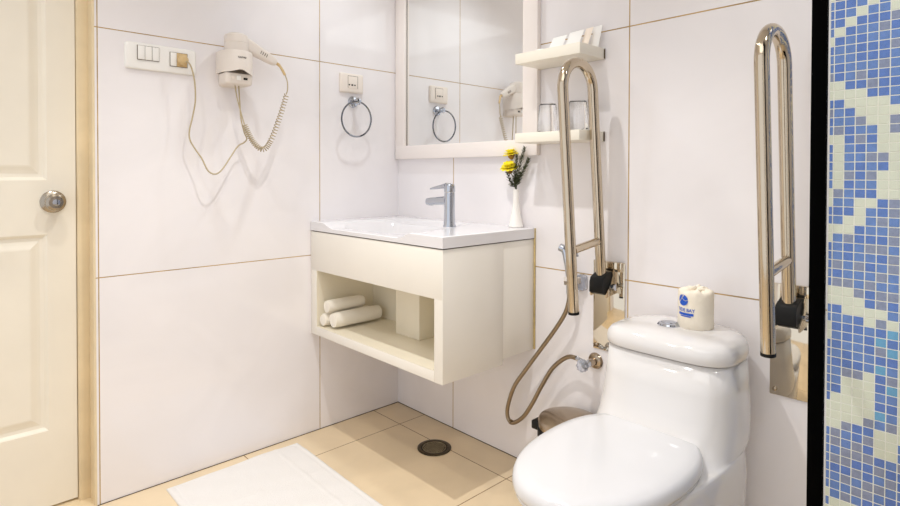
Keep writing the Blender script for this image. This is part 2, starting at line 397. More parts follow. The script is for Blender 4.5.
# vase + flowers
vx, vy = .742, -.036
bm = B(); lathe(bm, [(0, .8735), (.026, .8735), (.0275, .877), (.0255, .885), (.0165, .925), (.0115, .965), (.0105, .99), (.0118, 1.012), (.0112, 1.012), (.0095, .99), (.0095, .9), (0, .9)], (vx, vy, 0), (0, 0, 1), 32, False, False)
single('flower_vase', bm, 'vase', 'slim white vase at the back corner of the basin', 'vase', (vx, vy, .8735))
def flower(cx, cy, cz, r, tilt, label, base):
    T = thing('yellow_flower', label, 'flower', (vx, vy, .99), 'yellow flowers in the white vase')
    bm = B(); ax = Vector(tilt).normalized(); q = Vector((0, 0, 1)).rotation_difference(ax); o = Vector((cx, cy, cz))
    for ring, (n, rr, lift) in enumerate(((11, 1.0, .10), (10, .8, .35), (8, .55, .62))):
        for k in range(n):
            a = 2 * PI * k / n + ring * .3 + random.uniform(-.1, .1); w = .30 * r
            pts = []
            for s, wd in ((.05, .3), (.4, .9), (.8, 1.1), (1.0, .6)):
                rad = r * rr * s; z = r * (lift * s + .05 * ring + .12 * math.sin(s * 3))
                c = Vector((math.cos(a), math.sin(a), 0)); p = Vector((-math.sin(a), math.cos(a), 0))
                pts.append((c * rad - p * w * wd + Vector((0, 0, z + .08 * r)), c * rad + Vector((0, 0, z)), c * rad + p * w * wd + Vector((0, 0, z + .08 * r))))
            V_ = [[bm.verts.new(o + q @ v) for v in row] for row in pts]
            for A_, B_ in zip(V_, V_[1:]):
                for m_ in range(2): bm.faces.new((A_[m_], A_[m_ + 1], B_[m_ + 1], B_[m_]))
    bl = part('bloom', bm, 'petal', T, ang=80)
    md = bl.modifiers.new('thick', 'SOLIDIFY'); md.thickness = .0008
    bm = B(); lathe(bm, [(0, -.5 * r), (.22 * r, -.45 * r), (.42 * r, -.1 * r), (.40 * r, .15 * r), (0, .15 * r)], o, ax, 14, False, False); part('calyx', bm, 'calyx', T)
    bm = B(); tube(bm, catmull([(vx + base[0], vy + base[1], .905), (vx + base[0] * .6, vy + base[1] * .6, 1.01), tuple((Vector((vx, vy, 1.03)) * .5 + o * .5)), tuple(o - ax * r * .4)]), .0014, 8); part('stem', bm, 'leaf', T)
flower(.722, -.050, 1.085, .034, (.1, -.35, 1), 'lower yellow flower in the vase, fully open', (-.003, -.003))
flower(.7125, -.030, 1.136, .030, (-.1, -.2, 1), 'upper yellow flower in the vase, showing its brown underside', (.002, .003))
def sprig(pts, label, m, n=74, ln=.023):
    T = thing('greenery_sprig', label, 'foliage', (vx, vy, .99), 'green sprigs in the white vase')
    c = catmull([(vx + .001, vy, .91), (vx, vy, 1.005)] + pts, 10)
    bm = B(); tube(bm, c, .0011, 6); part('stem', bm, 'leaf', T)
    bm = B(); fr_ = frames(c); st = int(len(c) * .36)
    for k in range(n):
        p, t, nn, bb = fr_[st + int((len(c) - st - 1) * k / n)]
        a = k * 2.4; side = nn * math.cos(a) + bb * math.sin(a)
        d = (side * .8 + t * .9).normalized(); L_ = ln * random.uniform(.7, 1.1) * (1 - .4 * k / n); w = t.cross(side).normalized() * .0026
        e = p + d * L_; mm = p + d * L_ * .5
        vs = [bm.verts.new(x) for x in (p, mm + w, e, mm - w)]; bm.faces.new(vs)
        vs = [bm.verts.new(x) for x in (p, mm + side.cross(w).normalized() * .0016, e, mm - side.cross(w).normalized() * .0016)]; bm.faces.new(vs)
    part('leaves', bm, m, T, ang=80)
sprig([(.752, -.040, 1.06), (.770, -.040, 1.12), (.785, -.040, 1.165)], 'tallest green sprig, rising to the upper right', 'leaf')
sprig([(.757, -.035, 1.05), (.782, -.035, 1.09), (.800, -.035, 1.125)], 'green sprig leaning furthest right in the vase', 'leaf')
sprig([(.745, -.045, 1.05), (.752, -.05, 1.09), (.757, -.05, 1.14)], 'green sprig in the middle, right behind the two flowers', 'leafb')
sprig([(.745, -.050, 1.03), (.765, -.055, 1.05), (.780, -.055, 1.075)], 'short low green sprig drooping right over the vase mouth', 'leafb', 34)
sprig([(.735, -.050, 1.03), (.725, -.055, 1.055), (.715, -.055, 1.075)], 'short low green sprig on the left, under the open flower', 'leafb', 34)

# rolled towels
def towel(x, z, r, ya_, yb_, label, ph):
    bm = B(); turns = 3.2; N_ = 90; th = r / turns * .92
    outer = []; inner = []
    prof = []
    for k in range(N_ + 1):
        a = ph + 2 * PI * turns * k / N_; rad = .004 + (r - .004) * k / N_
        prof.append((math.cos(a) * rad, math.sin(a) * rad))
    sect = []
    ny = 9
    for j in range(ny + 1):
        t = j / ny; yy = ya_ + (yb_ - ya_) * t
        e = 1 - .10 * (abs(2 * t - 1) ** 6)
        ring_o = [(x + p[0] * e, yy - .0012 * (N_ - k) / N_ * 3, z + p[1] * e) for k, p in enumerate(prof)]
        ring_i = []
        for k, p in enumerate(prof):
            l = math.hypot(*p); s = max(0, l - th * .86) / max(l, 1e-6)
            ring_i.append((x + p[0] * e * s, yy - .0012 * (N_ - k) / N_ * 3, z + p[1] * e * s))
        sect.append(ring_o + list(reversed(ring_i)))
    loft(bm, sect, False, False)
    # spiral end faces
    bm.verts.ensure_lookup_table(); n = 2 * (N_ + 1)
    for base in (0, ny * n):
        for k in range(N_):
            try: bm.faces.new((bm.verts[base + k], bm.verts[base + k + 1], bm.verts[base + n - 2 - k], bm.verts[base + n - 1 - k]))
            except ValueError: pass
    return single('rolled_towel', bm, 'towel', label, 'towel', (x, (ya_ + yb_) / 2, z - r), 'rolled white towels on the vanity shelf', ang=50)
towel(.0772, .4488 + .0285, .028, -.446, -.225, 'rolled white towel at the lower left, small end against the cabinet side', .4)
towel(.1405, .4488 + .0345, .034, -.436, -.215, 'thickest rolled white towel, lying lower right on the shelf', 2.0)
towel(.1010, .4488 + .0855, .0295, -.440, -.27, 'rolled white towel on top of the two others', 3.4)

# ------------------------------------------------------------------ mirror and shelves
MR = thing('wall_mirror', 'large rectangular mirror in a pale pinkish white frame above the basin', 'mirror', (.415, 0, 1.135))
bm = B(); zt = 2.02
box(bm, .0045, .071, -.021, -.0008, 1.135, zt, .0015); part('frame_rail', bm, 'frame', MR)
bm = B(); box(bm, .0045, .8255, -.0212, -.0008, 1.1345, 1.194, .0015); part('frame_rail', bm, 'frame', MR)
bm = B(); box(bm, .758, .8255, -.021, -.0008, 1.194, zt, .0015); part('frame_rail', bm, 'frame', MR)
bm = B(); box(bm, .071, .758, -.021, -.0008, zt - .06, zt, .0015); part('frame_rail', bm, 'frame', MR)
bm = B(); box(bm, .0715, .7575, -.0068, -.0012, 1.1945, zt - .061); part('glass', bm, 'mirror', MR, 'silvered mirror glass', smooth=False)
bm = B(); box(bm, .0711, .0728, -.0085, -.0069, 1.1945, zt - .061); part('edge_gap', bm, 'gap_brown', MR, 'dark line at the left edge of the glass')

def shelf(z0, z1, label):
    bm = B(); box(bm, .829, 1.087, -.146, -.0025, z0, z1, .0012)
    s = thing('wall_shelf', label, 'shelf', (.958, 0, z0), 'short cream shelves beside the mirror')
    part('board', bm, 'shelf', s)
    bm = B(); box(bm, 1.0872, 1.0878, -.010, -.0025, z0 + .002, z1 - .002); box(bm, .831, 1.0865, -.0024, -.0006, z0 + .001, z1 + .001)
    part('wall_joint', bm, 'gap_brown', s)
shelf(1.441, 1.4755, 'upper cream shelf right of the mirror, holding paper packets')
shelf(1.1735, 1.206, 'lower cream shelf right of the mirror, holding two glasses')

def tumbler(x, y, label):
    z = 1.2063; h = .099; rb, rt = .0345, .0285
    bm = B()
    lathe(bm, [(rb, 0), (rb - .0025, .045), (rt + .0005, h - .006), (rt - .0025, h), (0, h),], (x, y, z), (0, 0, 1), 40, False, False)
    lathe(bm, [(rb - .0016, 0), (rb - .0041, .045), (rt - .0015, h - .006), (rt - .005, h - .004), (0, h - .004)], (x, y, z), (0, 0, 1), 40, False, False)
    # join rims
    bmesh.ops.remove_doubles(bm, verts=bm.verts, dist=1e-5)
    bm.edges.ensure_lookup_table()
    rim = [e for e in bm.edges if len(e.link_faces) == 1 and abs(e.verts[0].co.z - z) < 1e-4 and abs(e.verts[1].co.z - z) < 1e-4]
    bmesh.ops.bridge_loops(bm, edges=rim)
    single('glass_tumbler', bm, 'glass', label, 'glass', (x, y, z), 'upturned glasses on the lower shelf')
tumbler(.9125, -.075, 'upturned clear glass nearer the mirror')
tumbler(1.030, -.070, 'upturned clear glass further from the mirror, seen through the rail')

# packets on the upper shelf
def packet(x0, x1, y, h, lean, th, m, label, name='paper_packet', skew=0., cat='packet'):
    bm = B(); n = 8; z = 1.4757
    loops = []
    for k in range(n + 1):
        t = k / n; puff = th * (.25 + .75 * math.sin(PI * min(1, max(0, t))) ** .6)
        yy = y + lean * t; dz = h * t
        loops.append([(x0 + skew * t, yy, z + dz), ((x0 + x1) / 2 + skew * t, yy - puff / 2, z + dz), (x1 + skew * t, yy, z + dz * 1.03), ((x0 + x1) / 2 + skew * t, yy + puff / 2, z + dz)])
    loft(bm, loops)
    single(name, bm, m, label, cat, ((x0 + x1) / 2, y, z), 'packets on the upper shelf', ang=60)
bm = B(); lathe(bm, [(0, 0), (.020, 0), (.0235, .006), (.0225, .013), (.014, .018), (0, .019)], (.884, -.075, 1.4757), (0, 0, 1), 24, False, False)
single('wrapped_soap', bm, 'paper', 'low round white wrapped soap at the mirror end of the upper shelf', 'soap', (.884, -.075, 1.4757), 'packets on the upper shelf')
packet(.916, .972, -.085, .052, .022, .012, 'paper', 'white packet with a small blue mark, leftmost standing on the shelf', skew=.010)
packet(.977, 1.032, -.078, .060, .024, .012, 'paper', 'white packet in the middle of the upper shelf', skew=.010)
packet(1.030, 1.058, -.062, .066, .022, .014, 'paperp', 'narrow cream pink packet between two white ones', skew=.010)
packet(1.052, 1.084, -.038, .072, .018, .016, 'paper', 'tallest white packet at the right end of the shelf, leaning back', skew=.004)
bm = B(); box(bm, .958, .964, -.0945, -.0925, 1.479, 1.485)
so = [o for o in bpy.data.objects if o.name.startswith('paper_packet')][0]
part('blue_mark', bm, 'blue', so)

# ------------------------------------------------------------------ things on the left wall
SW = thing('switch_panel', 'long white wall plate with light switches and a tan socket by the door', 'switch', (0, -1.025, 1.41))
bm = B(); loops = []
for dx, ins in ((.0006, 0), (.006, 0), (.0105, .003), (.012, .008)):
    loops.append([(dx, -1.0245 + a, 1.4565 + b) for a, b in rrect(.1125 - ins, .0445 - ins, .012)])
loft(bm, loops); part('plate', bm, 'pl_white', SW)
bm = B(); box(bm, .0121, .0132, -1.1015, -1.0335, 1.4435, 1.4915); box(bm, .0121, .0132, -1.0, -.942, 1.4345, 1.4835); part('module_recess', bm, 'gap_brown', SW)
for k in range(3):
    bm = B(); box(bm, .0133, .0165 + (.002 if k == 0 else 0), -1.0998 + k * .0222, -1.0998 + k * .0222 + .0206, 1.445, 1.490, .0008); part('rocker', bm, 'pl_white', SW)
bm = B(); box(bm, .0133, .0160, -.9985, -.9785, 1.436, 1.482, .0008); part('rocker', bm, 'pl_white', SW)
bm = B(); box(bm, .0133, .0150, -.9775, -.9435, 1.436, 1.482, .0008); part('socket_face', bm, 'pl_tan', SW, 'yellowed tan socket face')

WS = thing('wall_socket', 'small cream wall socket plate above the towel ring', 'socket', (0, -.261, 1.414))
bm = B(); loops = []
for dx, ins in ((.0006, 0), (.007, 0), (.011, .003), (.0125, .008)):
    loops.append([(dx, -.261 + a, 1.4575 + b) for a, b in rrect(.0585 - ins, .042 - ins, .007)])
loft(bm, loops); part('plate', bm, 'pl_beige', WS)
bm = B(); box(bm, .0126, .0132, -.2835, -.2325, 1.4355, 1.4885); part('module_recess', bm, 'gap_brown', WS)
bm = B(); box(bm, .0128, .0140, -.2825, -.2345, 1.4345, 1.4870, .0006); part('socket_face', bm, 'pl_beige', WS)
bm = B()
for yy, s in ((-.277, .0035), (-.262, .0045), (-.2485, .0035)): box(bm, .0137, .0143, yy - s, yy + s, 1.4495 - s * .8, 1.4495 + s * .8)
part('socket_holes', bm, 'hole', WS)

TR = thing('towel_ring', 'round chrome towel ring on the left wall below the small socket', 'towel ring', (0, -.252, 1.38))
bm = B(); lathe(bm, [(0, .0006), (.024, .0006), (.0245, .005), (.021, .010), (.010, .012), (.009, .034), (.014, .038), (.015, .048), (.010, .054), (0, .055)], (0, -.252, 1.378), (1, 0, 0), 30, False, False); part('wall_rosette', bm, 'chrome', TR)
bm = B(); tube(bm, [(.045, -.252, 1.375), (.045, -.255, 1.366)], .006, 12); part('ring_loop', bm, 'chrome', TR)
bm = B(); R_ = .0745; c = Vector((.047, -.262, 1.3005))
pts = [c + Vector((.004 * math.cos(a), R_ * math.sin(a), R_ * math.cos(a))) for a in [2 * PI * k / 72 for k in range(73)]]
tube(bm, pts, .0037, 10, False); part('ring', bm, 'chrome_dark', TR)

# hair dryer
HD = thing('hair_dryer', 'cream wall-mounted hair dryer in its holder with coiled cord', 'hair dryer', (0, -.80, 1.385))
cy = -.790
bm = B(); loops = [[(x_, cy + .002 + a, 1.445 + b) for a, b in rrect(.042 - i_, .062 - i_, .012)] for x_, i_ in ((.0006, .0), (.018, 0), (.022, .004))]
loft(bm, loops); part('wall_mount', bm, 'pl_dryer', HD)
bm = B(); loops = []
for z_, s in ((1.386, .90), (1.389, .97), (1.394, 1), (1.424, 1)):
    loops.append([(.022 + .0 + (x_ + .045) * .80 * s, cy + .0 + y_ * s, z_) for x_, y_ in rrect(.045, .050, .016)])
loft(bm, loops); cu = part('control_unit', bm, 'pl_dryer', HD)
xc = .022 + .072
bm = B(); lathe(bm, [(0, 0), (.006, 0), (.006, .003), (0, .003)], (xc, cy - .026, 1.408), (1, 0, 0), 16, False, False); part('button', bm, 'pl_beige', cu)
bm = B(); box(bm, xc, xc + .003, cy - .012, cy + .003, 1.400, 1.416, .0006); part('rocker', bm, 'pl_white', cu)
bm = B(); box(bm, xc, xc + .001, cy + .013, cy + .028, 1.403, 1.411, .0004); part('socket_slot', bm, 'hole', cu)
# holder: D-shaped sleeve
def dshape(s, z_, xo=0):
    out = [(.020, cy - .056 * s, z_), (.020, cy, z_), (.020, cy + .056 * s, z_), (.045, cy + .0575 * s, z_)]
    for k in range(1, 20):
        a = PI / 2 - PI * k / 20
        out.append((.058 + .060 * s * math.cos(a), cy + .0575 * s * math.sin(a), z_ - 0.0))
    out.append((.045, cy - .0575 * s, z_)); return out
bm = B(); lo_ = [(.97, 1.504), (1, 1.500), (1, 1.44)]
loops = [dshape(s, z_) for s, z_ in lo_]
bottom = [(x_, y_, 1.4255 + (.010 * math.exp(-((y_ - cy + .004) / .025) ** 2) if x_ > .07 else 0) - .006 * max(0, (y_ - cy) / .056)) for x_, y_, z_ in dshape(1, 0)]
loops.append(bottom); loops.append([(x_ * .93 + .004, cy + (y_ - cy) * .93, z_ + .001) for x_, y_, z_ in bottom]); loops.append(dshape(.92, 1.46))
loft(bm, loops, True, True); part('holder', bm, 'pl_dryer', HD)
bm = B(); lathe(bm, [(0, 1.50), (.0405, 1.502), (.0415, 1.506), (.0415, 1.533), (.0405, 1.534), (.0405, 1.536), (.0415, 1.537), (.0415, 1.557), (.039, 1.564), (.030, 1.568), (.027, 1.571), (.014, 1.574), (0, 1.575)], (.064, cy + .0, 0), (0, 0, 1), 40, False, False); part('dryer_head', bm, 'pl_dryer', HD)
bm = B(); p0 = Vector((.068, cy + .030, 1.538)); p1 = Vector((.078, -.645, 1.483)); d = (p1 - p0).normalized(); sd = Vector((1, 0, 0)); upv = sd.cross(d).normalized()
loops = []
for t, w, h in ((0, .017, .024), (.3, .017, .0225), (.7, .0145, .018), (.94, .0125, .0145), (1, .009, .010)):
    c_ = p0 + (p1 - p0) * t
    loops.append([c_ + sd * a + upv * b for a, b in rrect(w, h, min(w, h) * .65)])
loft(bm, loops); hn = part('handle', bm, 'pl_dryer', HD)
bm = B(); c_ = p0 + (p1 - p0) * .55 + sd * .0162
for k in range(4):
    q_ = c_ + d * (.008 * k - .012); tube(bm, [q_ - upv * .006, q_ + upv * .006], .0011, 6)
part('vent_slots', bm, 'gap_brown', hn)
bm = B(); tube(bm, catmull([tuple(p1 - d * .004), tuple(p1 + d * .012), (.085, -.625, 1.463), (.09, -.614, 1.440)], 6), [.006] * 8 + [.005] * 11, 12); part('cord_sleeve', bm, 'pl_tan', HD)
cord = catmull([(.09, -.614, 1.442), (.098, -.609, 1.415), (.1, -.609, 1.385), (.1, -.615, 1.366)], 6)
bm = B(); tube(bm, cord, .0022, 8); part('cord', bm, 'cord', HD)
path = catmull([(.1, -.613, 1.366), (.102, -.638, 1.290), (.104, -.668, 1.212), (.104, -.690, 1.170), (.102, -.706, 1.156), (.096, -.722, 1.162), (.085, -.744, 1.192), (.075, -.766, 1.245)], 40)
fr_ = frames(path); hel = []
tot = sum((path[i + 1] - path[i]).length for i in range(len(path) - 1)); acc = 0; ang = 0
for i, (p, t, n_, b_) in enumerate(fr_):
    if i: 
        ds = (path[i] - path[i - 1]).length; acc += ds
        ang += 2 * PI * ds / (.0115 if acc / tot < .55 else .0072)
    hel.append((p, n_, b_, ang))
pts = []
for (p, n_, b_, a0), (p2, n2, b2, a1) in zip(hel, hel[1:]):
    steps = max(1, int((a1 - a0) / .6))
    for k in range(steps):
        f_ = k / steps; a = a0 + (a1 - a0) * f_
        pts.append(p.lerp(p2, f_) + (n_ * math.cos(a) + b_ * math.sin(a)) * .0090)
bm = B(); tube(bm, pts, .0018, 6); part('coiled_cord', bm, 'cord', HD)
bm = B(); tube(bm, catmull([(.075, -.766, 1.245), (.068, -.776, 1.29), (.06, -.786, 1.34), (.055, -.792, 1.388)], 8), .0024, 8); part('cord', bm, 'cord', HD)
pw = catmull([(.05, -.776, 1.389), (.05, -.773, 1.34), (.05, -.768, 1.27), (.052, -.757, 1.22), (.054, -.748, 1.195), (.055, -.760, 1.180), (.058, -.783, 1.166), (.07, -.817, 1.123), (.08, -.85, 1.080), (.085, -.876, 1.065), (.08, -.898, 1.077),
              (.07, -.915, 1.118), (.06, -.933, 1.150), (.055, -.949, 1.182), (.05, -.949, 1.215), (.05, -.938, 1.265), (.05, -.929, 1.32), (.048, -.930, 1.38), (.046, -.938, 1.425), (.045, -.947, 1.446), (.040, -.956, 1.452)], 8)
bm = B(); tube(bm, pw, .0026, 8); part('power_cord', bm, 'cord', HD)
bm = B(); lathe(bm, [(0, 0), (.0165, 0), (.017, .004), (.016, .018), (.010, .024), (0, .025)], (.0152, -.961, 1.458), (1, 0, 0), 24, False, False); part('plug', bm, 'pl_tan', HD, 'round tan plug in the socket')

# ------------------------------------------------------------------ writing
def text_mesh(s, size):
    cu_ = bpy.data.curves.new('t', 'FONT'); cu_.body = s; cu_.size = size; cu_.align_x = 'CENTER'; cu_.align_y = 'CENTER'; cu_.offset = size * .02
    o = bpy.data.objects.new('t', cu_); COL.objects.link(o)
    dg = bpy.context.evaluated_depsgraph_get(); me = bpy.data.meshes.new_from_object(o.evaluated_get(dg))
    b_ = B(); b_.from_mesh(me); bpy.data.objects.remove(o); bpy.data.curves.remove(cu_); bpy.data.meshes.remove(me)
    bmesh.ops.triangulate(b_, faces=b_.faces)
    bmesh.ops.subdivide_edges(b_, edges=[e for e in b_.edges if e.calc_length() > size * .3], cuts=1)
    return b_
# lettering on the holder (curved)
b_ = text_mesh('NAIWEI', .0088)
for v in b_.verts:
    th = (v.co.x) / .0595 - .02; v.co = Vector((.058 + .0608 * math.cos(th), cy + .0581 * math.sin(th), 1.478 + v.co.y))
part('lettering', b_, 'hole', HD, 'small dark lettering', smooth=False)

# ------------------------------------------------------------------ grab bars
def grab_bar(cx, side, label):
    T = thing('folding_grab_bar', label, 'grab bar', (cx, 0, .492), 'folding steel grab bars beside the toilet')
    bm = B(); box(bm, cx - .057, cx + .057, -.0045, -.0006, .492, .785, .0015)
    box(bm, cx - .030, cx + .052, -.020, -.0046, .757, .787, .0015); part('wall_plate', bm, 'plate', T, 'mirror-polished wall plate')
    for sx, sz in ((-.045, .507), (.045, .507)):
        bm = B(); lathe(bm, [(0, 0), (.0055, 0), (.0055, .002), (.003, .0035), (0, .0035)], (cx + sx, -.0046, sz), (0, -1, 0), 14, False, False); part('screw', bm, 'brushed', T)
    tl = math.radians(5.3); up_ = Vector((0, -math.sin(tl), math.cos(tl))); out = Vector((0, -math.cos(tl), -math.sin(tl)))
    base = Vector((cx, -.052, .765)); w = .158; H = .568
    inner0 = base - up_ * .02; inner1 = base + up_ * H
    c_ = inner1 + out * (w / 2)
    pts = [inner0, base + up_ * (H * .5), inner1] + [c_ - out * (w / 2) * math.cos(a) + up_ * (w / 2) * math.sin(a) for a in [PI * k / 20 for k in range(1, 20)]]
    o1 = inner1 + out * w; o0 = o1 - up_ * .668
    pts += [o1, (o1 + o0) / 2, o0]
    bm = B(); tube(bm, pts, .0160, 28); part('rail', bm, 'steel', T)
    bm = B(); tube(bm, [o0 + up_ * .004, o0 - up_ * .004], .0166, 28); part('end_cap', bm, 'black', T)
    bm = B(); m_ = base + up_ * .092; tube(bm, [m_ + out * .014, m_ + out * (w - .014) - up_ * .004], .0125, 20); part('cross_bar', bm, 'steel', T)
    bm = B(); q_ = m_ + out * (w - .03) - up_ * .022; tube(bm, [q_ + up_ * .012, q_, ], .004, 12); tube(bm, [q_, q_ - up_ * .004], .006, 12); part('bolt', bm, 'chrome', T)
    # hinge: black block between steel cheeks
    bm = B(); prof = [(-.012, .752), (-.034, .757), (-.060, .750), (-.076, .742), (-.080, .725), (-.083, .695), (-.046, .683), (-.012, .690)]
    loft(bm, [[(cx - .024, y_, z_) for y_, z_ in prof], [(cx + .024, y_, z_) for y_, z_ in prof]])
    bmesh.ops.bevel(bm, geom=list(bm.edges), offset=.002, segments=1, affect='EDGES'); part('hinge_block', bm, 'black', T, 'black rubber hinge block')
    for s in (-1, 1):
        bm = B(); xa = cx + s * .0255; xb_ = cx + s * .029
        prof = [(-.0048, .780), (-.012, .782), (-.040, .720), (-.070, .690), (-.066, .680), (-.0048, .686)]
        loft(bm, [[(xa, y_, z_) for y_, z_ in prof], [(xb_, y_, z_) for y_, z_ in prof]]); part('hinge_cheek', bm, 'steel', T)
    bm = B(); tube(bm, [(cx - .034, -.040, .712), (cx + .044, -.040, .712)], .0065, 16); tube(bm, [(cx + .036, -.040, .712), (cx + .046, -.040, .712)], .010, 16); part('pivot_bolt', bm, 'chrome', T)
grab_bar(1.107, -1, 'folded-up steel grab bar left of the toilet, in front of the small shelves')
grab_bar(1.642, 1, 'folded-up steel grab bar right of the toilet, next to the black upright')

# ------------------------------------------------------------------ toilet
TC = 1.400
TO = thing('toilet', 'white one-piece toilet with closed lid between the two grab bars', 'toilet', (TC, -.35, 0))
def outline(wb, wm, ym, yf, n, z, cx=TC, yb=-.006, nb=2.3):
    out = []; K = 40
    for k in range(2 * K):
        a = PI * k / K; c_, s_ = math.cos(a), math.sin(a)
        if s_ >= -1e-9: out.append((cx + wm * math.copysign(abs(c_) ** (2 / n), c_), ym - (ym - yf) * abs(s_) ** (2 / n), z))
        else: out.append((cx + wm * math.copysign(abs(c_) ** (2 / nb), c_), ym + (yb - ym) * abs(s_) ** (2 / nb), z))
    return out
bm = B()
S = [(.0005, 0, .140, -.17, -.60, 2.4), (.02, 0, .139, -.17, -.595, 2.4), (.10, 0, .150, -.17, -.59, 2.3), (.18, 0, .163, -.17, -.62, 2.2), (.25, 0, .172, -.18, -.66, 2.1),
     (.31, 0, .178, -.20, -.70, 2.1), (.358, 0, .181, -.23, -.733, 2.15), (.371, 0, .181, -.24, -.736, 2.15), (.379, 0, .180, -.24, -.732, 2.15), (.383, 0, .179, -.235, -.72, 2.15),
     (.3845, 0, .178, -.22, -.62, 2.2), (.386, 0, .178, -.20, -.48, 2.4), (.392, 0, .1785, -.18, -.40, 2.7), (.405, 0, .179, -.165, -.350, 3.0), (.43, 0, .1785, -.155, -.316, 3.3), (.47, 0, .177, -.145, -.292, 3.6), (.53, 0, .173, -.14, -.276, 3.9), (.600, 0, .167, -.14, -.263, 4)]
loft(bm, [outline(wb, wm, ym, yf, n, z, nb=2.3 + max(0, .55 - z)) for z, wb, wm, ym, yf, n in S]); part('bowl_and_tank', bm, 'ceramic', TO, ang=180)
bm = B(); loft(bm, [outline(.163, .163, -.14, -.258, 4, .6002), outline(.163, .163, -.14, -.258, 4, .6035)]); part('lid_gap', bm, 'gap_brown', TO)
bm = B()
loft(bm, [outline(.169, .169, -.14, -.266, 4, .6036), outline(.171, .171, -.14, -.269, 4, .607), outline(.172, .172, -.14, -.270, 4, .622), outline(.170, .170, -.14, -.268, 4, .635), outline(.162, .162, -.14, -.260, 4, .646),
          outline(.148, .148, -.135, -.243, 4, .6525, yb=-.016), outline(.12, .12, -.13, -.215, 3.5, .657, yb=-.04), outline(.08, .08, -.125, -.18, 3, .6595, yb=-.07)])
part('tank_lid', bm, 'ceramic', TO, ang=60)
bm = B(); lathe(bm, [(0, 0), (.030, 0), (.031, .003), (.028, .007), (.021, .009), (.020, .0075), (.019, .010), (.010, .0125), (0, .013)], (1.380, -.150, .6575), (0, 0, 1), 36, False, False); part('flush_button', bm, 'chrome', TO)
def seatline(s, z, k_=1, cx=TC - .002):
    out = []; yc = -.465
    for k in range(72):
        a = 2 * PI * k / 72; c_, s_ = math.cos(a), math.sin(a)
        n = 2.45 if s_ > 0 else 2.15; ry = .222 if s_ > 0 else .285
        out.append((cx + (.1745 * s) * math.copysign(abs(c_) ** (2 / n), c_), yc + (ry - (1 - s) * .2) * math.copysign(abs(s_) ** (2 / n), s_), z))
    return out
bm = B(); loft(bm, [seatline(.955, .3825), seatline(.97, .385), seatline(.97, .392), seatline(.955, .394)]); part('seat_ring', bm, 'seatp', TO, ang=60)
bm = B(); loft(bm, [seatline(.965, .3952), seatline(.99, .3965), seatline(1, .403), seatline(.997, .414), seatline(.978, .423), seatline(.935, .4295), seatline(.8, .434), seatline(.55, .437), seatline(.25, .4385)]); part('seat_lid', bm, 'seatp', TO, ang=60)
for s in (-1, 1):
    bm = B(); tube(bm, [(TC + s * .085, -.262, .3925), (TC + s * .055, -.262, .3925)], .009, 14); part('hinge', bm, 'seatp', TO)

# toilet roll
RX, RY, RZ = 1.438, -.118, .6585
TP = thing('toilet_roll', 'cream tissue-wrapped toilet roll with blue print standing on the toilet tank', 'toilet roll', (RX, RY, RZ))
bm = B(); NS = 56; loops = []
def wr(a, z): return .0445 + .0008 * math.sin(7 * a + z * 60) + .0006 * math.sin(13 * a - z * 90)
for z_, s in ((.0, .955), (.003, 1.0), (.03, 1), (.06, 1.0), (.085, 1.0), (.094, .985), (.099, .94), (.101, .80), (.102, .6), (.1015, .42), (.096, .30), (.094, .22)):
    loops.append([(RX + wr(2 * PI * k / NS, z_) * s * math.cos(2 * PI * k / NS), RY + wr(2 * PI * k / NS, z_) * s * math.sin(2 * PI * k / NS), RZ + z_ + ((.0028 * math.sin(5 * 2 * PI * k / NS + 1) + .0018 * math.sin(11 * 2 * PI * k / NS)) if z_ > .09 else 0)) for k in range(NS)])
loft(bm, loops); part('wrapper', bm, 'wrap', TP, ang=60)
bm = B()
for k in range(7):
    a = k * .9; loops = []
    c_ = Vector((RX + .004 * math.cos(a), RY + .004 * math.sin(a), RZ + .092))
    e_ = Vector((RX + .018 * math.cos(a) + .006, RY + .018 * math.sin(a), RZ + .103 + .004 * (k % 3)))
    tube(bm, [c_, c_.lerp(e_, .5) + Vector((0, 0, .006)), e_], [.004, .006, .003], 8)
part('twisted_end', bm, 'wrap', TP, ang=80)
R_ = .0458
def wrapbm(b_, a0, z0):
    for v in b_.verts:
        x_, y_ = v.co.x, v.co.y; th = a0 + x_ / R_; v.co = Vector((RX + R_ * math.cos(th), RY + R_ * math.sin(th), RZ + z0 + y_))
    return b_
A0 = -PI * .560
b_ = text_mesh('TIDE BAY', .0118); wrapbm(b_, A0, .0510); part('lettering', b_, 'blue', TP, 'blue printed lettering', smooth=False)
b_ = B()
for k in range(24):                                # printed bars below the name
    for x_, y_, h in ((-.022, -.0, .0032), (-.0155, -.0058, .0015)):
        w = -2 * x_ / 24
        b_.faces.new([b_.verts.new(p) for p in ((x_ + w * k, y_ - h, 0), (x_ + w * (k + 1), y_ - h, 0), (x_ + w * (k + 1), y_ + h, 0), (x_ + w * k, y_ + h, 0))])
wrapbm(b_, A0, .0405); part('printed_bar', b_, 'blue', TP, 'blue printed bar', smooth=False)
b_ = B()                                           # round emblem with pale streaks
def inside(x_, y_):
    r = math.hypot(x_, y_)
    if r > .0115: return False
    if abs((x_ + .003) * .8 - (y_ - .004) * .6) < .0009 and x_ < .004 and y_ > -.006: return False
    if abs(math.hypot(x_ - .006, y_ - .008) - .0085) < .0007: return False
    return True
n = 40; s_ = .0305 / n
for i in range(n):
    for j in range(n):
        x_ = -.01525 + s_ * (i + .5); y_ = -.01525 + s_ * (j + .5)
        if inside(x_ * .787, y_ * .787):
            b_.faces.new([b_.verts.new(p) for p in ((x_ - s_ / 2, y_ - s_ / 2, 0), (x_ + s_ / 2, y_ - s_ / 2, 0), (x_ + s_ / 2, y_ + s_ / 2, 0), (x_ - s_ / 2, y_ + s_ / 2, 0))])
